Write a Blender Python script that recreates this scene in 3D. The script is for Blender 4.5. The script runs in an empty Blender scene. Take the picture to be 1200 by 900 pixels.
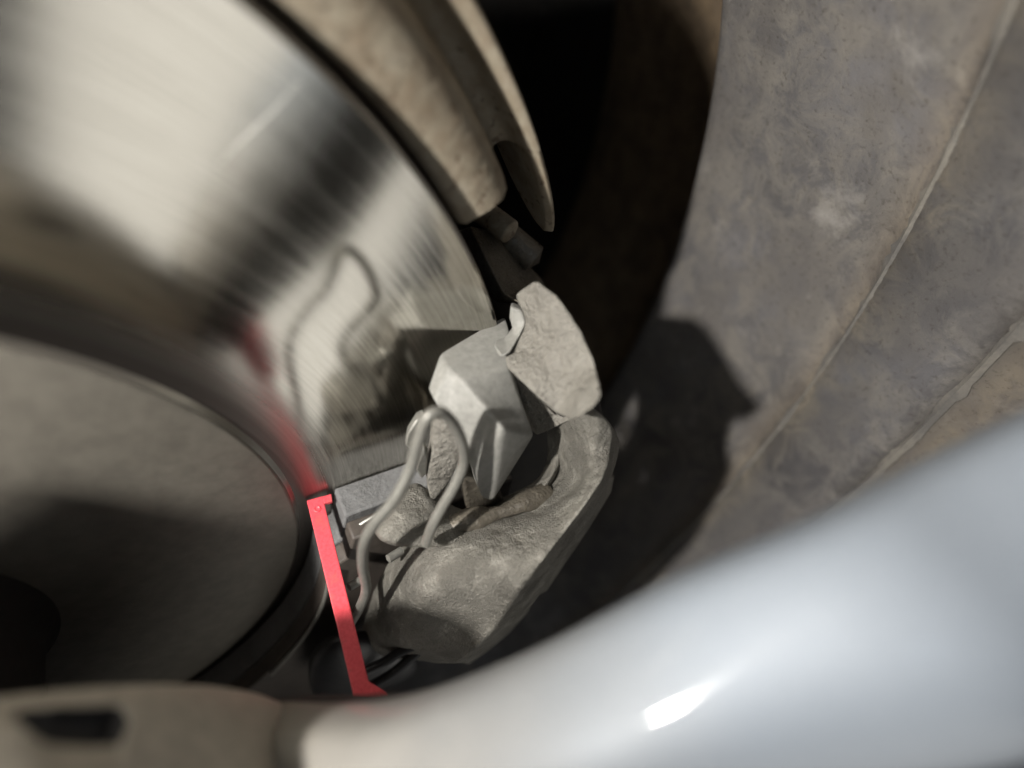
import bpy, bmesh, math, random
from mathutils import Vector, Matrix, noise
random.seed(7)
sc = bpy.context.scene
R = math.radians

# ------------------------------------------------------------------ camera
# World: wheel axis = Y (outboard is -Y), outboard rotor face = plane y 0, rotor centre = origin, metres.
FPX = 680.0
CAM = Vector((0.0302, -0.0864, 0.1593))
ROT = Matrix(((0.76530, 0.0, -0.64368), (-0.46355, 0.69378, -0.55113), (0.44657, 0.72019, 0.53094)))
cam = bpy.data.cameras.new('camera'); cam_o = bpy.data.objects.new('camera', cam)
sc.collection.objects.link(cam_o); sc.camera = cam_o
cam_o.matrix_world = Matrix.Translation(CAM) @ ROT.to_4x4()
cam.sensor_width = 36.0; cam.lens = 36.0 * FPX / 1200.0
cam.clip_start = 0.001; cam.clip_end = 20
cam.dof.use_dof = True; cam.dof.focus_distance = 0.142; cam.dof.aperture_fstop = 4.3

# ------------------------------------------------------------------ world, lamps, exposure
w = bpy.data.worlds.new('World'); sc.world = w; w.use_nodes = True
bg = w.node_tree.nodes['Background']
bg.inputs[0].default_value = (0.80, 0.82, 0.86, 1); bg.inputs[1].default_value = 0.035

def lamp(name, loc, target, energy, size, col, size_y=None):
    l = bpy.data.lights.new(name, 'AREA'); l.energy = energy; l.color = col
    l.shape = 'RECTANGLE' if size_y else 'DISK'; l.size = size
    if size_y: l.size_y = size_y
    o = bpy.data.objects.new(name, l); sc.collection.objects.link(o)
    o.location = loc
    o.rotation_euler = (Vector(target) - Vector(loc)).to_track_quat('-Z', 'Y').to_euler()
    return o
# pen lamp held between the spokes beside the phone
lamp('pen_lamp', (-0.180, -0.084, 0.168), (0.14, -0.01, 0.08), 3.0, 0.018, (1.0, 0.962, 0.905))
# bright floor in front of the wheel and cool daylight from above, both soft
lamp('floor_light', (0.25, -0.60, -0.26), (0.25, 0.0, -0.26), 0.95, 0.42, (1.0, 0.965, 0.89), 0.72).rotation_euler = (R(90), 0, 0)
lamp('daylight', (-0.55, -0.60, 0.70), (0.05, -0.05, 0.10), 0.5, 0.35, (0.72, 0.86, 1.0))
sc.view_settings.view_transform = 'Standard'; sc.view_settings.look = 'None'
sc.view_settings.gamma = 1.0; sc.view_settings.exposure = 0.30
sc.cycles.use_denoising = True
sc.cycles.max_bounces = 8; sc.cycles.glossy_bounces = 6; sc.cycles.diffuse_bounces = 4
sc.cycles.sample_clamp_indirect = 4.0

# ------------------------------------------------------------------ helpers
def at(px, py, y):
    """point of the place at axial depth y that the photograph shows at pixel px, py (1200 x 900)"""
    d = ROT @ Vector(((px - 600) / FPX, -(py - 450) / FPX, -1.0))
    return CAM + d * ((y - CAM.y) / d.y)
def at_r(px, py, r):
    """the same on the turned surface of radius r round the wheel axis, near side"""
    d = ROT @ Vector(((px - 600) / FPX, -(py - 450) / FPX, -1.0))
    A = d.x ** 2 + d.z ** 2; B = CAM.x * d.x + CAM.z * d.z; C = CAM.x ** 2 + CAM.z ** 2 - r * r
    return CAM + d * ((-B - math.sqrt(max(0, B * B - A * C))) / A)
def pol(r, th, y):
    return Vector((r * math.cos(R(th)), y, r * math.sin(R(th))))

def obj(name, bm, mat, parent=None, smooth=True, angle=40):
    bmesh.ops.remove_doubles(bm, verts=bm.verts, dist=1e-6)
    bmesh.ops.recalc_face_normals(bm, faces=bm.faces)
    me = bpy.data.meshes.new(name); bm.to_mesh(me); bm.free()
    me.materials.append(mat)
    if smooth:
        me.shade_smooth()
        try: me.set_sharp_from_angle(angle=R(angle))
        except Exception: pass
    o = bpy.data.objects.new(name, me); sc.collection.objects.link(o)
    if parent: o.parent = parent
    return o
def thing(name, label, cat, loc=(0, 0, 0), group=None):
    o = bpy.data.objects.new(name, None); sc.collection.objects.link(o)
    o.empty_display_size = 0.01; o.location = (0, 0, 0)
    tag(o, label, cat, group); return o
def tag(o, label, cat, group=None):
    o['label'] = label; o['category'] = cat
    if group: o['group'] = group
    return o
def bevel(o, width, seg=3, ang=25):
    m = o.modifiers.new('bevel', 'BEVEL'); m.width = width; m.segments = seg
    m.limit_method = 'ANGLE'; m.angle_limit = R(ang); m.harden_normals = False
    return o
def subd(o, lv):
    m = o.modifiers.new('subd', 'SUBSURF'); m.levels = lv; m.render_levels = lv; return o
def rough(o, strength, size, depth=2):
    t = bpy.data.textures.new('cast', 'CLOUDS'); t.noise_scale = size; t.noise_depth = depth
    m = o.modifiers.new('rough', 'DISPLACE'); m.texture = t; m.strength = strength; m.mid_level = 0.5
    m.texture_coords = 'LOCAL'; return o

def lathe(prof, n=160, closed=False, a0=0.0, a1=360.0):
    """prof: list of (r, y) turned round the wheel axis"""
    bm = bmesh.new(); full = abs(a1 - a0) >= 359.9
    k = n if full else n + 1
    rings = []
    for i in range(k):
        t = a0 + (a1 - a0) * i / n
        rings.append([bm.verts.new(pol(r, t, y)) for r, y in prof])
    m = len(prof)
    for i in range(n):
        A, B = rings[i], rings[(i + 1) % k]
        for j in range(m if closed else m - 1):
            q = [A[j], A[(j + 1) % m], B[(j + 1) % m], B[j]]
            bm.faces.new(q)
    if closed and not full:
        bm.faces.new(rings[0]); bm.faces.new(rings[-1][::-1])
    return bm
def sector(r0, r1, t0, t1, y0, y1, n=24):
    return lathe([(r0, y0), (r1, y0), (r1, y1), (r0, y1)], n, True, t0, t1)
def slab(front, faces, back):
    """closed solid: front skin of points (list of Vectors) + the same skin moved by `back` (Vector, or one per point)"""
    bm = bmesh.new()
    f = [bm.verts.new(p) for p in front]
    bk = back if isinstance(back, list) else [back] * len(front)
    b = [bm.verts.new(p + q) for p, q in zip(front, bk)]
    count = {}
    for fc in faces:
        bm.faces.new([f[i] for i in fc]); bm.faces.new([b[i] for i in reversed(fc)])
        for i in range(len(fc)):
            e = (fc[i], fc[(i + 1) % len(fc)]); count.setdefault(tuple(sorted(e)), []).append(e)
    for es in count.values():
        if len(es) == 1:
            i, j = es[0]; bm.faces.new([f[j], f[i], b[i], b[j]])
    return bm
def grid_faces(nr, nc):
    return [[r * nc + c, r * nc + c + 1, (r + 1) * nc + c + 1, (r + 1) * nc + c] for r in range(nr - 1) for c in range(nc - 1)]
def spline(pts, sub=6):
    out = []
    n = len(pts)
    for i in range(n - 1):
        p0, p1, p2, p3 = pts[max(i - 1, 0)], pts[i], pts[i + 1], pts[min(i + 2, n - 1)]
        for k in range(sub):
            t = k / sub
            out.append(0.5 * ((2 * p1) + (p2 - p0) * t + (2 * p0 - 5 * p1 + 4 * p2 - p3) * t * t + (3 * p1 - p0 - 3 * p2 + p3) * t ** 3))
    out.append(pts[-1]); return out
def tube(pts, rad, n=14, sub=6, flat=1.0):
    P = spline(pts, sub); bm = bmesh.new(); rings = []
    up = Vector((0, 1, 0)); m = len(P)
    for i, p in enumerate(P):
        t = (P[min(i + 1, m - 1)] - P[max(i - 1, 0)]).normalized()
        s = t.cross(up)
        if s.length < 1e-4: s = t.cross(Vector((1, 0, 0)))
        s.normalize(); u2 = s.cross(t).normalized(); up = u2 if u2.length else up
        rr = rad(i / (m - 1)) if callable(rad) else rad
        rings.append([bm.verts.new(p + s * rr * math.cos(2 * math.pi * k / n) + u2 * rr * flat * math.sin(2 * math.pi * k / n)) for k in range(n)])
    for i in range(m - 1):
        for k in range(n):
            bm.faces.new([rings[i][k], rings[i][(k + 1) % n], rings[i + 1][(k + 1) % n], rings[i + 1][k]])
    for rg, d in ((rings[0], P[0] - P[1]), (rings[-1], P[-1] - P[-2])):
        c = sum((v.co for v in rg), Vector()) / n
        rr = (rg[0].co - c).length; tip = bm.verts.new(c + d.normalized() * rr * 0.45)
        for k in range(n): bm.faces.new([rg[k], rg[(k + 1) % n], tip])
    return bm

# ------------------------------------------------------------------ materials
class N:
    def __init__(s, name):
        s.m = bpy.data.materials.new(name); s.m.use_nodes = True
        s.t = s.m.node_tree; s.b = s.t.nodes['Principled BSDF']; s.tc = s.t.nodes.new('ShaderNodeTexCoord')
    def new(s, k, **kw):
        n = s.t.nodes.new(k)
        for a, v in kw.items(): setattr(n, a, v)
        return n
    def link(s, a, b): s.t.links.new(a, b)
    def set(s, **kw):
        for k, v in kw.items(): s.b.inputs[k.replace('_', ' ')].default_value = v
    def coord(s, scale=(1, 1, 1)):
        mp = s.new('ShaderNodeMapping'); mp.inputs['Scale'].default_value = scale
        s.link(s.tc.outputs['Object'], mp.inputs['Vector']); return mp.outputs['Vector']
    def noise(s, scale, detail=4, rough=0.55, vec=None, dist=0.0):
        n = s.new('ShaderNodeTexNoise'); n.inputs['Scale'].default_value = scale; n.inputs['Detail'].default_value = detail
        n.inputs['Roughness'].default_value = rough; n.inputs['Distortion'].default_value = dist
        s.link(vec or s.tc.outputs['Object'], n.inputs['Vector']); return n.outputs['Fac']
    def ramp(s, fac, stops):
        r = s.new('ShaderNodeValToRGB'); e = r.color_ramp.elements
        while len(e) < len(stops): e.new(0.5)
        for el, (p, c) in zip(e, stops):
            el.position = p; el.color = (*c, 1) if len(c) == 3 else c
        s.link(fac, r.inputs['Fac']); return r.outputs['Color']
    def mix(s, fac, a, b, mode='MIX'):
        m = s.new('ShaderNodeMix', data_type='RGBA', blend_type=mode)
        for inp, v in ((m.inputs['Factor'], fac), (m.inputs['A'], a), (m.inputs['B'], b)):
            if hasattr(v, 'links') or hasattr(v, 'is_output'): s.link(v, inp)
            else: inp.default_value = v if isinstance(v, (int, float)) else (*v, 1)
        return m.outputs['Result']
    def math(s, op, a, b=0.0):
        m = s.new('ShaderNodeMath', operation=op)
        for inp, v in zip(m.inputs, (a, b)):
            if isinstance(v, (int, float)): inp.default_value = v
            else: s.link(v, inp)
        return m.outputs[0]
    def bump(s, h, strength, dist):
        b = s.new('ShaderNodeBump'); b.inputs['Strength'].default_value = strength; b.inputs['Distance'].default_value = dist
        s.link(h, b.inputs['Height']); s.link(b.outputs['Normal'], s.b.inputs['Normal']); return b
    def col(s, c): s.link(c, s.b.inputs['Base Color'])
    def rgh(s, c): s.link(c, s.b.inputs['Roughness'])
G3 = lambda v: (v, v, v)

def mat_cast(name, base, dark, grain=900, strength=0.5, dist=0.0004, rough_v=0.75, metal=0.0, spk=0.0):
    n = N(name)
    big = n.noise(90, 4); fine = n.noise(grain, 3, 0.6); pit = n.noise(grain * 0.45, 2)
    c = n.ramp(big, [(0.3, dark), (0.62, base)])
    c = n.mix(0.35, c, n.ramp(fine, [(0.3, tuple(x * 0.55 for x in base)), (0.7, tuple(min(1, x * 1.35) for x in base))]))
    n.col(c); n.set(Roughness=rough_v, Metallic=metal)
    h = n.math('ADD', n.math('MULTIPLY', fine, 0.9), n.math('MULTIPLY', pit, 0.5))
    h = n.math('MULTIPLY', h, n.ramp(n.noise(150, 3), [(0.36, G3(0.25)), (0.58, G3(1.0))]))     # the casting skin is coarse in places, smooth in others
    n.bump(h, strength, dist)
    if spk:
        n.rgh(n.ramp(n.noise(grain * 1.4, 2), [(0.42, G3(rough_v)), (0.66, G3(max(0.18, rough_v - spk)))]))
    return n.m

M = {}
M['bracket'] = mat_cast('bracket_casting', (0.185, 0.175, 0.153), (0.125, 0.116, 0.10), 1050, 1.0, 0.0011, 0.68)
M['smooth'] = mat_cast('smooth_grey_casting', (0.225, 0.222, 0.205), (0.195, 0.191, 0.174), 700, 0.25, 0.0003, 0.62)
M['caliper'] = mat_cast('caliper_casting', (0.205, 0.195, 0.17), (0.10, 0.093, 0.08), 2600, 1.0, 0.0012, 0.58, 0.25, 0.34)
M['dirty'] = mat_cast('grimy_casting', (0.13, 0.115, 0.09), (0.035, 0.03, 0.026), 900, 0.9, 0.0005, 0.55, 0.2, 0.3)
M['spring'] = mat_cast('dusty_spring_wire', (0.20, 0.196, 0.176), (0.165, 0.16, 0.142), 900, 0.12, 0.0002, 0.42, 0.25)
M['shade_black'] = mat_cast('painted_shade_black', (0.012, 0.012, 0.014), (0.006, 0.006, 0.007), 700, 0.2, 0.0003, 0.45)  # near-black standing in for shade in the hub slot and caliper finger
M['pad'] = mat_cast('friction_material', (0.155, 0.155, 0.155), (0.09, 0.09, 0.088), 1400, 0.9, 0.0005, 0.85)
M['plate'] = mat_cast('pad_steel', (0.075, 0.062, 0.052), (0.035, 0.03, 0.026), 600, 0.3, 0.0003, 0.6)
M['hat'] = mat_cast('hat_coating', (0.150, 0.138, 0.115), (0.138, 0.127, 0.106), 300, 0.02, 0.0003, 0.6)
M['edge'] = mat_cast('rotor_edge', (0.085, 0.07, 0.055), (0.05, 0.04, 0.032), 500, 0.4, 0.0004, 0.7, 0.3)
M['rust'] = mat_cast('rusty_tab', (0.42, 0.24, 0.10), (0.25, 0.13, 0.05), 900, 0.5, 0.0004, 0.8)
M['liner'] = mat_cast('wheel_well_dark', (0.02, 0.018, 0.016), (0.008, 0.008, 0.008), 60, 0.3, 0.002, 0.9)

# rust-tan pitted sheet steel of the shield
n = N('shield_steel')
big = n.noise(70, 5, 0.6); mid = n.noise(260, 4, 0.65, dist=0.6); pits = n.noise(420, 2, 0.5)
c = n.ramp(big, [(0.28, (0.16, 0.125, 0.085)), (0.48, (0.27, 0.235, 0.175)), (0.72, (0.36, 0.325, 0.26))])
c = n.mix(n.ramp(mid, [(0.40, G3(0.0)), (0.66, G3(0.6))]), c, (0.18, 0.13, 0.085))
c = n.mix(n.ramp(pits, [(0.30, G3(0.75)), (0.38, G3(0.0))]), c, (0.08, 0.05, 0.03))
n.col(c); n.set(Roughness=0.75, Metallic=0.1)
n.bump(n.math('ADD', n.math('MULTIPLY', mid, 0.5), n.math('MULTIPLY', pits, 0.9)), 0.5, 0.0005)
M['shield'] = n.m

# dusty grey alloy of the barrel
n = N('dusty_barrel')
big = n.noise(16, 5, 0.6); mid = n.noise(75, 6, 0.7, dist=0.8); fine = n.noise(700, 3, 0.6); stain = n.noise(28, 4, 0.6, n.coord((1, 1.6, 1)))
c = n.ramp(big, [(0.30, (0.09, 0.086, 0.085)), (0.52, (0.142, 0.138, 0.139)), (0.72, (0.215, 0.21, 0.213))])
c = n.mix(n.ramp(mid, [(0.42, G3(0.0)), (0.62, G3(0.9))]), c, (0.235, 0.220, 0.195))
c = n.mix(n.ramp(stain, [(0.47, G3(0.0)), (0.62, G3(0.7))]), c, (0.155, 0.145, 0.135))
c = n.mix(n.ramp(fine, [(0.26, G3(0.6)), (0.44, G3(0.0))]), c, (0.07, 0.06, 0.05))
c = n.mix(n.ramp(n.noise(17, 6, 0.75, n.coord((1, 1, 1)), 0.2), [(0.56, G3(0.0)), (0.72, G3(0.8))]), c, (0.40, 0.385, 0.36))
sy = n.new('ShaderNodeSeparateXYZ'); n.link(n.tc.outputs['Object'], sy.inputs[0])
zone = n.math('ADD', n.math('ADD', n.math('MULTIPLY', sy.outputs[1], 8.0), 0.6), n.math('MULTIPLY', n.math('SUBTRACT', mid, 0.5), 0.10))
tint = n.ramp(zone, [(0.10, (0.88, 0.81, 0.72)), (0.135, (0.60, 0.58, 0.57)), (0.17, (0.86, 0.86, 0.89)), (0.30, (0.66, 0.66, 0.68)), (0.365, (0.72, 0.68, 0.62)), (0.385, (1.15, 1.05, 0.92)), (0.45, (0.95, 0.94, 0.94)), (0.95, (0.85, 0.84, 0.84))])   # dirt lies differently on each turned step
c = n.mix(1.0, c, tint, 'MULTIPLY')
spk = n.noise(1500, 1)
n.col(c); n.set(Metallic=0.15)
n.rgh(n.ramp(spk, [(0.6, G3(0.62)), (0.74, G3(0.3))]))
n.bump(n.math('ADD', mid, n.math('MULTIPLY', fine, 0.5)), 0.35, 0.0006)
M['barrel'] = n.m
n = N('dust_crust')
big = n.noise(60, 5, 0.7); fine = n.noise(600, 3)
n.col(n.mix(n.ramp(big, [(0.4, G3(0.0)), (0.62, G3(1.0))]), (0.125, 0.118, 0.11), (0.20, 0.185, 0.16)))
n.set(Roughness=0.85); n.bump(n.math('ADD', big, n.math('MULTIPLY', fine, 0.4)), 0.7, 0.001)
M['crust'] = n.m

M['well_shade'] = mat_cast('well_shade_brown', (0.16, 0.115, 0.07), (0.04, 0.032, 0.025), 300, 0.4, 0.0006, 0.85)  # dark brown standing in for shade on the inboard barrel
# silver wheel paint
n = N('silver_wheel_paint')
n.set(Metallic=0.1, Roughness=0.6, Coat_Weight=0.22, Coat_Roughness=0.07)
sep = n.new('ShaderNodeSeparateXYZ'); geo = n.new('ShaderNodeNewGeometry'); n.link(geo.outputs['Position'], sep.inputs[0])
rad = n.math('SQRT', n.math('ADD', n.math('POWER', sep.outputs[0], 2.0), n.math('POWER', sep.outputs[2], 2.0)))
dust = n.ramp(n.math('ADD', n.math('MULTIPLY', rad, 5.0), n.math('MULTIPLY', n.noise(40, 3), 0.10)), [(0.455, G3(1.0)), (0.78, G3(0.0))])   # warm reflected light round the hub, put into the colour as dust
c = n.ramp(n.noise(3000, 1), [(0.35, (0.21, 0.238, 0.275)), (0.65, (0.245, 0.273, 0.31))])
n.col(n.mix(dust, c, n.ramp(n.noise(120, 4), [(0.3, (0.20, 0.182, 0.152)), (0.7, (0.245, 0.223, 0.187))])))
M['silver'] = n.m
M['hub_warm'] = mat_cast('warm_lit_hub_paint', (0.46, 0.42, 0.35), (0.41, 0.37, 0.305), 500, 0.1, 0.0002, 0.55)  # warm reflected light on the hub is put into this beige
M['wheel_back'] = mat_cast('brake_dust_and_shade', (0.018, 0.016, 0.0145), (0.010, 0.009, 0.008), 400, 0.3, 0.0004, 0.85)  # brake dust on the wheel backs; stands in for shade on the hub boss

# machined rotor face: brushed rings, mirror-like, slightly streaked
n = N('machined_rotor')
sep = n.new('ShaderNodeSeparateXYZ'); n.link(n.tc.outputs['Object'], sep.inputs[0])
rad = n.math('SQRT', n.math('ADD', n.math('POWER', sep.outputs[0], 2.0), n.math('POWER', sep.outputs[2], 2.0)))
ang = n.math('ARCTAN2', sep.outputs[2], sep.outputs[0])
cmb = n.new('ShaderNodeCombineXYZ')
n.link(n.math('MULTIPLY', rad, 1.0), cmb.inputs[0]); n.link(n.math('MULTIPLY', ang, 0.0022), cmb.inputs[1])
ring = n.noise(1900, 5, 0.7, cmb.outputs[0])
c = n.ramp(ring, [(0.32, (0.40, 0.385, 0.345)), (0.68, (0.66, 0.64, 0.59))])
c = n.mix(0.12, c, n.ramp(n.noise(30, 4, 0.6), [(0.3, (0.42, 0.40, 0.36)), (0.7, (0.68, 0.66, 0.62))]))
rg = n.ramp(ring, [(0.3, G3(0.09)), (0.7, G3(0.19))])
inner = n.ramp(n.math('MULTIPLY', rad, 5.0), [(0.465, G3(1.0)), (0.518, G3(0.0))])      # dull unswept band next to the hat
n.rgh(n.mix(inner, rg, (0.40, 0.40, 0.40)))
n.col(n.mix(n.math('MULTIPLY', inner, 0.92), c, (0.075, 0.065, 0.06)))
n.set(Metallic=1.0, Anisotropic=0.55)
tg = n.new('ShaderNodeTangent', direction_type='RADIAL', axis='Y'); n.link(tg.outputs[0], n.b.inputs['Tangent'])
n.bump(ring, 0.05, 0.0002)
M['rotor'] = n.m

n = N('turned_step'); n.set(Metallic=1.0, Roughness=0.32, Base_Color=(0.55, 0.53, 0.49, 1)); M['step'] = n.m
n = N('pale_line_metal'); n.set(Metallic=0.4, Roughness=0.5, Base_Color=(0.6, 0.59, 0.56, 1)); M['pale_line'] = n.m
# red plastic of the gauge
n = N('red_plastic')
wear = n.noise(220, 5, 0.7); sp = n.noise(1600, 2)
c = n.ramp(sp, [(0.3, (0.74, 0.065, 0.085)), (0.7, (0.84, 0.095, 0.12))])
n.col(n.mix(n.ramp(wear, [(0.55, G3(0.0)), (0.70, G3(0.75))]), c, (0.34, 0.11, 0.095)))
n.set(Roughness=0.42); n.bump(sp, 0.15, 0.0002)
M['red'] = n.m

# ------------------------------------------------------------------ setting: dark wheel well behind the wheel
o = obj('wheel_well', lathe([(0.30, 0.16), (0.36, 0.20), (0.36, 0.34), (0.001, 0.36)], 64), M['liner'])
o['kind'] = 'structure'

# ------------------------------------------------------------------ alloy wheel
wheel = thing('alloy_wheel', 'silver alloy wheel with dusty grey barrel seen from inside behind the brake', 'wheel')
barrel_prof = [(0.268, -0.096), (0.262, -0.090), (0.2555, -0.080), (0.2515, -0.068), (0.2495, -0.0590), (0.2478, -0.0570),
               (0.2462, -0.0550), (0.2452, -0.0310), (0.2452, -0.0295), (0.2460, -0.0282), (0.2466, -0.0270), (0.2470, -0.0240),
               (0.2468, -0.005), (0.2462, 0.020), (0.2460, 0.0400), (0.2464, 0.0430), (0.2480, 0.0455), (0.2500, 0.0465)]
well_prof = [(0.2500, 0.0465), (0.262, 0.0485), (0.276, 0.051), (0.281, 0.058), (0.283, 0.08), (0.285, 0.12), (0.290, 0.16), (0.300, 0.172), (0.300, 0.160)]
obj('rim_barrel', lathe(barrel_prof, 360), M['barrel'], wheel)
obj('shaded_barrel', lathe(well_prof, 240), M['well_shade'], wheel)  # inboard barrel set back, its shade put into the colour
def crust(y, r, wv, seed):
    """uneven line of baked-on dust along a step in the barrel"""
    bm = bmesh.new(); prev = None; random.seed(seed)
    for i in range(361):
        t = -60 + 150 * i / 360
        a = wv * (0.55 + 2.4 * max(0, noise.noise(Vector((t * 0.22, seed, 0))) + 0.10 + 0.35 * noise.noise(Vector((t * 1.7, seed, 4))))); b = wv * (0.4 + 2.0 * max(0, noise.noise(Vector((t * 0.31, seed, 9))) + 0.05 + 0.35 * noise.noise(Vector((t * 1.9, seed, 7)))))
        row = [bm.verts.new(pol(r + 0.0006, t, y - a)), bm.verts.new(pol(r - 0.0004, t, y)), bm.verts.new(pol(r + 0.0006, t, y + b))]
        if prev:
            for k in range(2): bm.faces.new([prev[k], prev[k + 1], row[k + 1], row[k]])
        prev = row
    return bm
obj('dust_line', crust(-0.0287, 0.2452, 0.0016, 3), M['crust'], wheel)
obj('dust_line', crust(-0.0590, 0.2482, 0.0022, 5), M['crust'], wheel)

def spoke_mesh():
    D = Vector((0.49, 0, 0.8717)); Nn = Vector((0.8717, 0, -0.49))
    # stations: (B-edge point pixel, y of its back edge), crease pixel row, y of crease
    st = [(at(250, 868, -0.052), 0), (at(350, 868, -0.061), 0), (at(450, 858, -0.0675), 0), (at(600, 803, -0.0725), 0),
          (at(800, 704, -0.0765), 0), (at(1000, 620, -0.0803), 0), (at(1200, 516, -0.0819), 0)]
    pts = [p for p, _ in st]
    ext = pts[-1] + (pts[-1] - pts[-3]).normalized() * 0.06; ext2 = ext + (ext - pts[-1]).normalized() * 0.05
    pts = pts + [ext, ext2]
    root = pts[0] - D * 0.022 + Vector((-0.006, 0.003, 0)); root2 = root - D * 0.022 + Vector((-0.004, 0.0, 0)); pts = [root2, root] + pts
    P = spline(pts, 5); bm = bmesh.new(); rings = []
    for i, p in enumerate(P):
        sg = (p - at(590, 790, -0.0722)).dot(D); cv = 0.0044 * (1 - math.exp(-(sg / 0.0165) ** 2)); f = i / (len(P) - 1); h = 0.018 + 0.012 * min(1, f * 1.6) + 0.022 * max(0, f - 0.45); wd = 0.021 + 0.019 * min(1, max(0, f - 0.12) / 0.38)
        sec = [(0.0025, 0.0015), (0.0, 0.0), (-0.0050 + cv, -0.30 * h), (-0.0030 + cv, -0.46 * h), (0.004 + 0.6 * cv, -0.60 * h), (0.012, -0.70 * h), (wd - 0.010, -0.72 * h), (wd - 0.003, -0.65 * h),
               (wd, -0.5 * h), (wd - 0.001, 0.0), (wd - 0.004, 0.006), (0.008, 0.005)]
        rings.append([bm.verts.new(p + Nn * a + Vector((0, b, 0))) for a, b in sec])
    k = len(rings[0])
    for A, B in zip(rings, rings[1:]):
        for j in range(k):
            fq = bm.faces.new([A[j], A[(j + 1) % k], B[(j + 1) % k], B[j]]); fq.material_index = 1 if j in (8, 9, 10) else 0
    bm.faces.new(rings[0]); bm.faces.new(rings[-1][::-1])
    return bm
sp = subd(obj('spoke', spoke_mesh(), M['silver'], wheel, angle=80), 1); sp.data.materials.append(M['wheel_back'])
NSP = 4
for k in range(1, NSP):
    s2 = sp.copy(); sc.collection.objects.link(s2); s2.parent = wheel; s2.rotation_euler = (0, R(-360 / NSP * k), 0)
# wheel centre: undercut disc on the hat, with lug pockets
hub_prof = [(0.010, -0.0245), (0.034, -0.0245), (0.039, -0.0320), (0.060, -0.0410), (0.0720, -0.0450), (0.0772, -0.0475), (0.0796, -0.0500), (0.0812, -0.0530), (0.0814, -0.0600), (0.0812, -0.0690), (0.0800, -0.0730),
            (0.077, -0.0750), (0.066, -0.0745), (0.060, -0.068), (0.050, -0.066), (0.040, -0.072), (0.030, -0.074), (0.001, -0.075)]
bm = lathe(hub_prof, 200)
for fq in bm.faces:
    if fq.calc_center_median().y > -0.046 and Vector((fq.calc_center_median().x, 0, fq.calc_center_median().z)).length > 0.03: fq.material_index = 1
hub = obj('hub_centre', bm, M['hub_warm'], wheel); hub.data.materials.append(M['wheel_back'])
bm = tube([at_r(26, 824, 0.0810), at_r(58, 842, 0.0812), at_r(100, 848, 0.0812), at_r(140, 848, 0.0812)], lambda t: 0.0010 + 0.0016 * min(1, 2.5 * t), 14, 5)
cutter = obj('slot_cutter', bm, M['shade_black'])  # gives the cut faces near-black, the shade inside the slot
bo = hub.modifiers.new('cut', 'BOOLEAN'); bo.object = cutter; bo.operation = 'DIFFERENCE'; bo.solver = 'EXACT'; bo.material_mode = 'TRANSFER'
dg = bpy.context.evaluated_depsgraph_get()
me2 = bpy.data.meshes.new_from_object(hub.evaluated_get(dg)); hub.modifiers.clear(); hub.data = me2
bpy.data.objects.remove(cutter)

blocker_pts = [Vector((0.0120, -0.042, 0.0480)), Vector((-0.0118, -0.043, 0.0680)), Vector((-0.0450, -0.044, 0.0965)), Vector((-0.066, -0.044, 0.074)), Vector((-0.014, -0.042, 0.030))]
bevel(obj('hat_shade_blocker', slab(blocker_pts, [[0, 1, 2, 3, 4]], Vector((0, 0.014, 0))), M['wheel_back'], wheel), 0.002)  # added out of view, shaped only to shade the hat

# ------------------------------------------------------------------ brake rotor
rotor = thing('brake_rotor', 'shiny machined brake disc with matte grey hat', 'brake disc')
face = [(0.0896, 0.0002), (0.0899, 0.0), (0.1490, 0.0), (0.1497, 0.0004)]
obj('friction_face', lathe(face, 256), M['rotor'], rotor, angle=4)
obj('outer_plate', lathe([(0.0900, 0.0003), (0.0900, 0.0060), (0.1500, 0.0060), (0.1500, 0.0007), (0.1497, 0.0004)], 256), M['edge'], rotor)
obj('inner_plate', lathe([(0.0900, 0.0110), (0.1500, 0.0110), (0.1500, 0.0168), (0.0900, 0.0168)], 200, True), M['edge'], rotor)
vb = bmesh.new()
for k in range(48):
    t = k * 7.5; q = []
    for yy in (0.0058, 0.0112):
        q.append([vb.verts.new(pol(r, t + dt, yy)) for r, dt in ((0.100, -0.7), (0.149, 0.8), (0.149, 2.4), (0.100, 1.2))])
    for j in range(4): vb.faces.new([q[0][j], q[0][(j + 1) % 4], q[1][(j + 1) % 4], q[1][j]])
    vb.faces.new(q[0]); vb.faces.new(q[1][::-1])
v = obj('vane_ring', vb, M['edge'], rotor); v['kind'] = 'stuff'
hat = obj('hat', lathe([(0.0898, 0.003), (0.0895, -0.0008), (0.0892, -0.0014), (0.0886, -0.0017), (0.0600, -0.0018), (0.0320, -0.0019)], 200), M['hat'], rotor)
obj('hub_boss', lathe([(0.0370, -0.0017), (0.0350, -0.0035), (0.0340, -0.0080), (0.0335, -0.0244), (0.010, -0.0244)], 160), M['wheel_back'], rotor)  # near-black stands in for the shade under the wheel centre
obj('machined_step', lathe([(0.0902, -0.00003), (0.0899, -0.0004), (0.0896, -0.0009), (0.0893, -0.0013)], 200), M['step'], rotor)

s0, s1 = at(255, 196, -0.00004), at(352, 95, -0.00004); sd = (s1 - s0).normalized().cross(Vector((0, 1, 0)))
bm = bmesh.new(); sv = []
for k in range(9):
    t = k / 8; p = s0.lerp(s1, t) + sd * 0.00012 * math.sin(7 * t); hwid = 0.00004 * math.sin(math.pi * (0.06 + 0.88 * t))
    sv.append([bm.verts.new(p - sd * hwid), bm.verts.new(p + Vector((0, -0.00006, 0))), bm.verts.new(p + sd * hwid)])
for A_, B_ in zip(sv, sv[1:]):
    for j in range(2): bm.faces.new([A_[j], A_[j + 1], B_[j + 1], B_[j]])
obj('pale_line', bm, M['pale_line'], rotor)  # thin pale line across the rotor face

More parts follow.
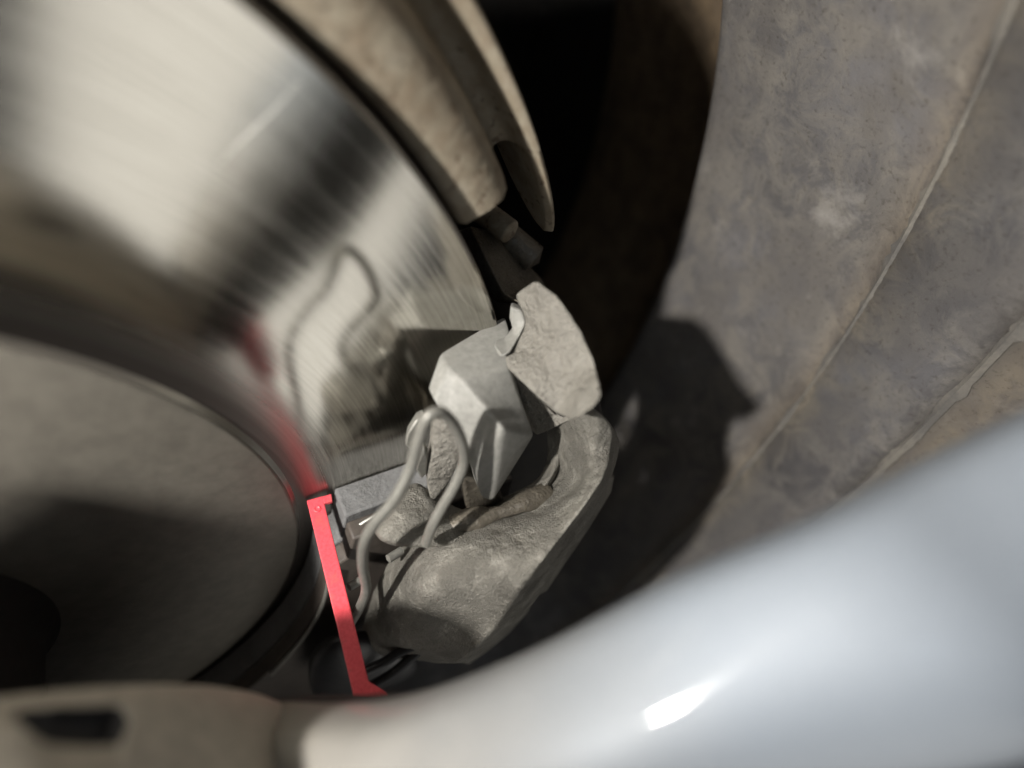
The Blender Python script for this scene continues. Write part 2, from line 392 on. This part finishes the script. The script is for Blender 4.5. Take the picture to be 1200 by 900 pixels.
# ------------------------------------------------------------------ dust shield
shield = thing('dust_shield', 'rust-brown pressed steel dust shield with curled lip behind the disc', 'dust shield')
sh_prof = [(0.060, 0.022), (0.1506, 0.0195), (0.1507, 0.0090), (0.1512, 0.0052), (0.1524, 0.0040), (0.1580, 0.0036), (0.1612, 0.0042), (0.1632, 0.0062), (0.1645, 0.0098), (0.1653, 0.0135), (0.1657, 0.0165),
           (0.1664, 0.0190), (0.1675, 0.0200), (0.1692, 0.0200), (0.1704, 0.0188), (0.1712, 0.0165), (0.1717, 0.0120), (0.1724, 0.0104), (0.1736, 0.0102), (0.1744, 0.0118),
           (0.1745, 0.0210), (0.1710, 0.0225), (0.167, 0.0225), (0.1648, 0.0205), (0.1640, 0.0170), (0.1628, 0.0120), (0.1608, 0.0070), (0.1570, 0.0062), (0.1532, 0.0090), (0.1525, 0.0218), (0.060, 0.0245)]
bm = lathe(sh_prof, 150, True, 50, 190)
obj('plate', bm, M['shield'], shield, angle=60)
# lip runs on past the plate and ends in a rounded corner
lip_t = (50, 49, 47.5, 46, 44.5, 43.2, 42.2, 41.7, 41.5); lip_w = (0.012, 0.012, 0.0119, 0.0113, 0.0100, 0.0080, 0.0056, 0.0038, 0.0018)
bm = bmesh.new(); prev = None
for t, hw in zip(lip_t, lip_w):
    p = pol(0.1731, t, 0.0102 + 0.012); rd = Vector((p.x, 0, p.z)).normalized(); top = -0.012 + 0.35 * (0.012 - hw)
    row = [bm.verts.new(p + Vector((0, s_, 0)) + rd * q) for s_, q in ((top + 0.0016, -0.0013), (top + hw, -0.0014), (top + 2 * hw, -0.0014), (top + 2 * hw, 0.0013), (top + 0.0014, 0.0012), (top, 0.0001))]
    if prev:
        for j in range(6): bm.faces.new([prev[j], prev[(j + 1) % 6], row[(j + 1) % 6], row[j]])
    else: bm.faces.new(row)
    prev = row
bm.faces.new(prev[::-1])
bevel(obj('lip', bm, M['shield'], shield, angle=60), 0.0004, 2)
# folded tab at the end of the plate
tab = [at(528, 222, 0.0050), at(563, 214, 0.0050), at(566, 240, 0.005), at(552, 258, 0.005), at(538, 252, 0.004)]
bevel(obj('folded_tab', slab(tab, [[0, 1, 2, 3, 4]], Vector((0, 0.004, 0))), M['shield'], shield), 0.0008)

# ------------------------------------------------------------------ outboard brake pad
pad = thing('brake_pad', 'grey outboard brake pad pressed on the disc face under the caliper', 'brake pad')
def pad_outline(r0, r1, t0, t1, y0, y1):
    pl = [(0.1000, t1)] + [(r1, t1 - (t1 - t0) * k / 20) for k in range(21)] + [(r0, t0 + (12 - t0) * k / 20) for k in range(21)] + [(r0 + 0.0006, 14.6), (0.0984, 16.2)]
    bm = bmesh.new(); rings = [[bm.verts.new(pol(r, t, y)) for r, t in pl] for y in (y0, y1)]
    for k in range(len(pl)): bm.faces.new([rings[0][k], rings[0][(k + 1) % len(pl)], rings[1][(k + 1) % len(pl)], rings[1][k]])
    bm.faces.new(rings[0]); bm.faces.new(rings[1][::-1]); return bm
bevel(obj('friction_material', pad_outline(0.0935, 0.1440, -44, 22.6, -0.0002, -0.0092), M['pad'], pad, angle=30), 0.0006, 2)
bevel(obj('backing_plate', pad_outline(0.0932, 0.1460, -46, 21.4, -0.0096, -0.0150), M['plate'], pad, angle=30), 0.0006, 2)
obj('shim', tube([pol(r, t, -0.0115) for r, t in ((0.101, 20.6), (0.107, 22.0), (0.116, 22.4), (0.126, 22.6), (0.134, 22.6))], 0.00055, 8), M['spring'], pad)
obj('shim', tube([pol(r, t, -0.0160) for r, t in ((0.0936, 15), (0.0936, 5), (0.0938, -6), (0.0938, -20))], 0.0006, 8), M['spring'], pad)

# ------------------------------------------------------------------ caliper bracket
br = thing('caliper_bracket', 'pale grey cast caliper bracket with rough outer block hooked over the disc edge', 'bracket')
F = [at(525, 431, -0.010), at(601, 397, -0.006), at(509, 470, -0.014), at(541, 446, -0.0145), at(597, 430, -0.014),
     at(534, 512, -0.0205), at(591, 503, -0.0262), at(626, 511, -0.0245), at(556, 556, -0.0255), at(578, 588, -0.0285), at(565, 584, -0.0275)]
fc = [[0, 3, 5, 2], [0, 1, 4, 3], [3, 4, 7, 6], [3, 6, 8, 5], [6, 9, 10, 8], [6, 7, 9]]
bk = [Vector((0.001, 0.006, -0.001)), Vector((0.004, 0.010, 0)), Vector((0.0, 0.004, 0)), Vector((0.003, 0.010, -0.002)), Vector((0.006, 0.012, 0)),
      Vector((0.004, 0.009, -0.002)), Vector((0.008, 0.014, -0.006)), Vector((0.006, 0.014, -0.004)), Vector((0.005, 0.010, -0.004)), Vector((0.006, 0.012, -0.006)), Vector((0.006, 0.011, -0.006))]
subd(bevel(obj('abutment', slab(F, fc, bk), M['smooth'], br, angle=60), 0.0026, 4, 12), 1)
lipb = [at(598, 359, -0.0030), at(612, 364, -0.0048), at(597, 373, -0.0036), at(617, 379, -0.0068), at(601, 387, -0.0048), at(608, 396, -0.0092), at(592, 399, -0.0066), at(597, 414, -0.0128), at(578, 406, -0.0084), at(586, 420, -0.0125)]
bevel(obj('lip', slab(lipb, grid_faces(5, 2), Vector((0.003, 0.0035, -0.001))), M['smooth'], br, angle=60), 0.0006, 3, 30)
A = [at(604, 344, -0.002), at(628, 328, -0.006), at(656, 348, -0.012), at(683, 390, -0.020), at(699, 428, -0.028), at(707, 463, -0.037),
     at(694, 480, -0.038), at(668, 494, -0.035), at(652, 486, -0.029), at(626, 462, -0.024), at(594, 432, -0.0145), at(592, 416, -0.0115), at(608, 396, -0.0085), at(616, 376, -0.006),
     at(650, 410, -0.018), at(664, 450, -0.026)]
fa = [[0, 1, 2, 14, 13], [13, 14, 12], [2, 3, 14], [3, 4, 15, 14], [4, 5, 6, 15], [6, 7, 8, 15], [8, 9, 14, 15], [9, 10, 11, 12, 14]]
bka = [Vector((0.034, 0.033, -0.024))] * len(A)
o = subd(bevel(obj('outer_block', slab(A, fa, bka), M['bracket'], br, angle=60), 0.0030, 4, 18), 3)
rough(o, 0.00035, 0.0030, 1)
# arm that runs back over the disc edge to the inboard side
arm = [at(549, 262, 0.026), at(585, 272, 0.030), at(640, 330, 0.024), at(652, 358, 0.006), at(612, 356, 0.000), at(590, 345, 0.006)]
subd(bevel(obj('bridge_arm', slab(arm, [[0, 1, 2, 5], [5, 2, 3, 4]], Vector((0.006, 0.014, -0.010))), M['dirty'], br), 0.002, 3), 1)
# undercut between abutment and block
und = [at(600, 436, -0.011), at(654, 488, -0.020), at(692, 484, -0.027), at(630, 512, -0.018)]
bevel(obj('under_web', slab(und, [[0, 1, 3], [1, 2, 3]], Vector((0.008, 0.014, -0.010))), M['bracket'], br), 0.001)
foot = [at(540, 556, -0.019), at(572, 572, -0.022), at(592, 588, -0.022), at(575, 594, -0.022), at(548, 606, -0.022)]
bevel(obj('foot', slab(foot, [[0, 1, 2, 3, 4]], Vector((0.004, 0.010, -0.002))), M['dirty'], br), 0.001)
low = [at(246, 822, -0.002), at(309, 742, -0.004), at(326, 756, -0.008), at(352, 776, -0.010), at(336, 836, -0.010), at(266, 834, -0.008)]
o = bevel(obj('lower_arm', slab(low, [[0, 1, 2, 5], [5, 2, 3, 4]], Vector((0.002, 0.0015, -0.006))), M['pad'], br), 0.0006)
bevel(obj('rust_tab', slab([at(326, 832, -0.011), at(350, 808, -0.012), at(362, 816, -0.012), at(356, 834, -0.012)], [[0, 1, 2, 3]], Vector((0, 0.003, 0))), M['rust'], br), 0.0005)

# pad ear and the sheet clip inside the bracket jaw
ear = thing('pad_ear_clip', 'small pale dusty steel clip inside the loop of the bent spring wire', 'clip')
E1 = [at(507, 494, -0.016), at(528, 492, -0.018), at(541, 520, -0.020), at(538, 550, -0.021), at(522, 574, -0.021), at(506, 592, -0.020), at(498, 566, -0.019), at(507, 530, -0.018)]
o = subd(bevel(obj('plate', slab(E1, [[0, 1, 2, 7], [2, 3, 4, 7], [4, 5, 6, 7]], Vector((0.002, 0.005, -0.001))), M['bracket'], ear), 0.0008, 2), 1)
E2 = [at(497, 488, -0.012), at(488, 492, -0.012), at(478, 508, -0.013), at(475, 522, -0.014), at(484, 531, -0.0145), at(493, 522, -0.014)]
bevel(obj('tongue', slab(E2, [[0, 1, 2, 5], [2, 3, 4, 5]], Vector((0.001, 0.0025, 0))), M['spring'], ear), 0.0004, 2)
E3 = [at(497, 526, -0.018), at(491, 540, -0.018), at(488, 553, -0.018), at(494, 562, -0.018), at(500, 556, -0.018), at(502, 535, -0.018)]
bevel(obj('tongue', slab(E3, [[0, 1, 2, 5], [2, 3, 4, 5]], Vector((0.001, 0.0025, 0))), M['spring'], ear), 0.0005, 2)

# ------------------------------------------------------------------ bent spring wire
wire = [(411, 730, -0.0300), (422, 711, -0.0302), (429, 690, -0.0303), (425, 662, -0.0303), (427, 636, -0.0303), (440, 612, -0.0302), (462, 586, -0.0300), (480, 552, -0.0283),
        (490, 518, -0.0268), (498, 494, -0.0260), (508, 484, -0.0258), (520, 485, -0.0258), (533, 500, -0.0262), (542, 522, -0.0268), (543, 543, -0.0275),
        (533, 568, -0.0288), (518, 594, -0.0300), (506, 617, -0.0310), (499, 637, -0.0314)]
tag(obj('spring_wire', tube([at(*p) for p in wire], 0.00115, 16, 6), M['spring']), 'thick grey wire spring bent into a loop over the pad', 'spring')

# ------------------------------------------------------------------ caliper
cal = thing('brake_caliper', 'rough grey-brown cast brake caliper body below the bracket', 'caliper')
# front skin of the casting, from the shoulder by the bracket down to the finger
rows = [[(676, 464, -0.024), (690, 464, -0.025), (703, 470, -0.030), (718, 485, -0.031), (728, 500, -0.029)],
        [(682, 528, -0.029), (690, 528, -0.0315), (699, 526, -0.032), (717, 524, -0.032), (727, 526, -0.027)],
        [(680, 572, -0.033), (685, 570, -0.036), (690, 566, -0.038), (707, 562, -0.040), (719, 558, -0.033)],
        [(600, 602, -0.029), (638, 597, -0.0325), (657, 592, -0.0365), (688, 588, -0.042), (704, 590, -0.038)],
        [(556, 612, -0.029), (588, 622, -0.0345), (616, 626, -0.038), (658, 628, -0.0445), (681, 628, -0.041)],
        [(488, 645, -0.028), (530, 654, -0.036), (576, 658, -0.0415), (630, 664, -0.0475), (656, 664, -0.044)],
        [(452, 700, -0.029), (500, 692, -0.0375), (554, 692, -0.0425), (606, 696, -0.0485), (637, 694, -0.045)],
        [(440, 735, -0.030), (488, 728, -0.0390), (540, 736, -0.0440), (580, 738, -0.0490), (611, 728, -0.046)],
        [(432, 758, -0.030), (478, 756, -0.0395), (524, 764, -0.0455), (552, 766, -0.0495), (574, 760, -0.047)],
        [(430, 775, -0.028), (472, 772, -0.036), (510, 778, -0.042), (532, 778, -0.046), (548, 778, -0.045)]]
pts = [at(*p) for r_ in rows for p in r_]
back = [Vector((0.004, 0.012, -0.012)) if i % 5 != 4 else Vector((0.004, 0.016, -0.016)) for i in range(len(pts))]
o = subd(obj('body', slab(pts, grid_faces(10, 5), back), M['caliper'], cal, angle=80), 4)
cr = o.data.attributes.new('crease_edge', 'FLOAT', 'EDGE'); body_pts = {tuple(round(c, 5) for c in p): i for i, p in enumerate(pts)}
for e in o.data.edges:
    i, j = (body_pts.get(tuple(round(c, 5) for c in o.data.vertices[v].co)) for v in e.vertices)
    if i is None or j is None: continue
    cr.data[e.index].value = 0.18
    if i % 5 == j % 5 and i % 5 in (3, 4): cr.data[e.index].value = 0.80 if i % 5 == 3 else 0.95
    if i // 5 == j // 5 and i // 5 == 9: cr.data[e.index].value = 0.6
rough(o, 0.0005, 0.0040, 1)
body = o
def cut(o, cutters):
    for bmc in cutters:
        c = obj('cutter', bmc, M['shade_black']); m = o.modifiers.new('cut', 'BOOLEAN'); m.object = c; m.operation = 'DIFFERENCE'; m.solver = 'EXACT'
    d_ = bpy.context.evaluated_depsgraph_get(); me_ = bpy.data.meshes.new_from_object(o.evaluated_get(d_))
    o.modifiers.clear(); o.data = me_
    for c in [x for x in sc.objects if x.name.startswith('cutter')]: bpy.data.objects.remove(c)
cuts = []
cuts.append(tube([at(564, 603, -0.0335), at(577, 606, -0.0345), at(583, 618, -0.0365), at(582, 630, -0.0380)], lambda t: 0.0014 + 0.0010 * math.sin(3 * t), 12, 4))
cut(body, cuts)
hs = [[(604, 400, 0.030), (650, 372, 0.034), (690, 412, 0.034), (704, 452, 0.032)],
      [(600, 470, 0.024), (650, 450, 0.026), (690, 480, 0.026), (714, 512, 0.022)],
      [(600, 560, 0.018), (650, 560, 0.020), (690, 560, 0.016), (706, 566, 0.010)],
      [(560, 640, 0.012), (600, 650, 0.010), (640, 640, 0.006), (660, 644, 0.002)]]
hp = [at(*p) for r_ in hs for p in r_]
subd(obj('piston_housing', slab(hp, grid_faces(4, 4), Vector((0.008, 0.045, -0.006))), M['liner'], cal, angle=80), 3)  # near-black colour stands in for shade in the caliper cavity
o = obj('light_gap_plug', tube([at(668, 440, -0.016), at(678, 480, -0.020), at(690, 530, -0.026)], 0.0055, 14, 4), M['liner'], cal)  # added to plug a light leak onto the barrel; near-black for cavity shade
fo = [(721, 556, -0.028), (717, 577, -0.031), (692, 618, -0.035), (662, 662, -0.038), (642, 692, -0.040), (627, 700, -0.041), (620, 717, -0.041), (600, 740, -0.042), (574, 762, -0.043), (548, 780, -0.043)]
fi = [(704, 560, -0.030), (696, 580, -0.033), (672, 618, -0.037), (644, 660, -0.040), (620, 690, -0.042), (606, 706, -0.043), (598, 718, -0.043), (580, 738, -0.044), (556, 760, -0.045), (530, 776, -0.045)]
fp = [at(*p) for pr in zip(fi, fo) for p in pr]
o = bevel(obj('rear_flange', slab(fp, grid_faces(10, 2), Vector((0.003, 0.010, -0.006))), M['caliper'], cal, angle=30), 0.0010, 3, 20)
rd = [(644, 577, -0.0285), (614, 589, -0.0292), (580, 602, -0.0288), (550, 609, -0.0275), (524, 615, -0.0265)]
o = obj('ridge', tube([at(*p) for p in rd], lambda t: 0.0019 + 0.0005 * math.sin(11 * t), 14, 5, 1.3), M['dirty'], cal); rough(o, 0.0010, 0.0026, 2)
jaw = [[(494, 566, -0.017), (466, 592, -0.019), (446, 612, -0.021), (437, 626, -0.023)],
       [(515, 592, -0.022), (488, 606, -0.025), (464, 624, -0.026), (443, 642, -0.026)],
       [(545, 608, -0.026), (522, 622, -0.029), (500, 634, -0.030), (462, 648, -0.028)],
       [(590, 620, -0.030), (562, 640, -0.034), (532, 646, -0.033), (500, 642, -0.030)]]
jp = [at(*p) for r_ in jaw for p in r_]
o = subd(obj('jaw', slab(jp, grid_faces(4, 4), Vector((0.003, 0.007, -0.004))), M['caliper'], cal, angle=80), 3); rough(o, 0.0006, 0.0025, 2)
boot = [[(362, 772, -0.024), (392, 742, -0.026), (440, 742, -0.028), (494, 752, -0.030)],  # skin of the caliper finger that lies in shade
        [(360, 800, -0.026), (392, 786, -0.030), (440, 780, -0.033), (500, 772, -0.036)],
        [(368, 832, -0.028), (400, 830, -0.032), (450, 816, -0.035), (496, 796, -0.037)]]
bp = [at(*p) for r_ in boot for p in r_]
subd(obj('shaded_finger', slab(bp, grid_faces(3, 4), Vector((0.003, 0.006, -0.008))), M['shade_black'], cal, angle=80), 3)  # the finger's shade is painted as black
for q in ([(430, 806, -0.036), (458, 790, -0.0375), (480, 772, -0.0385), (492, 762, -0.039)], [(424, 788, -0.035), (450, 776, -0.036), (468, 764, -0.037), (486, 756, -0.0385)]):
    obj('finger_slat', tube([at(*p) for p in q], 0.0013, 10, 5), M['shade_black'], cal)  # slats of the finger, painted in the same shade black
for (x, y, yy) in ((409, 688, -0.024), (455, 655, -0.0245)):
    p0 = at(x, y, yy); p1 = at(x + 16, y - 10, yy + 0.001)
    obj('pin', tube([p0, p1], 0.0011, 10, 3), M['spring'], cal)

# ------------------------------------------------------------------ slide bolt above the bracket
bolt = thing('slide_bolt', 'rusty brown slide bolt end poking out between shield and bracket', 'bolt')
b0 = at(560, 244, 0.034); b1 = at(598, 272, 0.024); dd = (b1 - b0).normalized()
bevel(obj('shank', tube([b0 - dd * 0.01, b0, b1], 0.0033, 20, 3), M['shield'], bolt), 0.0004)
obj('boot', tube([b1 - dd * 0.001 + Vector((0.004, 0.006, -0.004)), b1 + dd * 0.012 + Vector((0.006, 0.010, -0.006))], 0.0042, 18, 4), M['dirty'], bolt)

# ------------------------------------------------------------------ red pad gauge
gauge = thing('pad_gauge', 'thin red plastic brake pad gauge with its tip on the disc', 'gauge')
g0 = at(369, 585, -0.0008); g1 = at(427, 822, -0.050)
ax = (g1 - g0).normalized(); view = (CAM - (g0 + g1) / 2).normalized()
side = ax.cross(view).normalized(); nrm = side.cross(ax).normalized()
if (ROT.transposed() @ side).x < 0: side = -side
def bar(secs, th):
    """secs: (centre, half width left, half width right)"""
    bm = bmesh.new(); prev = None
    for c, l, r_ in secs:
        row = [bm.verts.new(c - side * l + nrm * th), bm.verts.new(c + side * r_ + nrm * th), bm.verts.new(c + side * r_ - nrm * th), bm.verts.new(c - side * l - nrm * th)]
        if prev:
            for j in range(4): bm.faces.new([prev[j], prev[(j + 1) % 4], row[(j + 1) % 4], row[j]])
        else: bm.faces.new(row[::-1])
        prev = row
    bm.faces.new(prev); return bm
hw = 0.0020; L = (g1 - g0).length
bevel(obj('blade', bar([(g0, hw, hw), (g0 + ax * L * 0.93, hw * 0.92, hw * 0.92), (g0 + ax * L, hw, hw * 2.4), (g0 + ax * (L + 0.010), hw * 1.5, hw * 4.0),
                        (g0 + ax * (L + 0.030), hw * 1.8, hw * 4.6)], 0.0007), M['red'], gauge, smooth=False), 0.00025, 2)
blade = [x for x in gauge.children if x.name.startswith('blade')][0]
bevel(obj('foot', bar([(g0 + ax * 0.0001, -hw + 0.0002, hw + 0.0022), (g0 + ax * 0.0022, -hw + 0.0002, hw + 0.0020)], 0.00068), M['red'], blade, smooth=False), 0.0002, 2)
rv = g0 + ax * 0.0032 + nrm * 0.0007
bm = bmesh.new()
ring = []
for k in range(20):
    t = 2 * math.pi * k / 20; u = side * math.cos(t) + ax * math.sin(t)
    ring.append([bm.verts.new(rv + u * 0.0009 - nrm * 0.0004), bm.verts.new(rv + u * 0.0009 + nrm * 0.00018), bm.verts.new(rv + u * 0.0007 + nrm * 0.00025), bm.verts.new(rv + u * 0.00045 + nrm * 0.00005)])
for k in range(20):
    a_, b_ = ring[k], ring[(k + 1) % 20]
    for j in range(3): bm.faces.new([a_[j], a_[j + 1], b_[j + 1], b_[j]])
bm.faces.new([r_[3] for r_ in ring])
obj('rivet', bm, M['red'], blade)
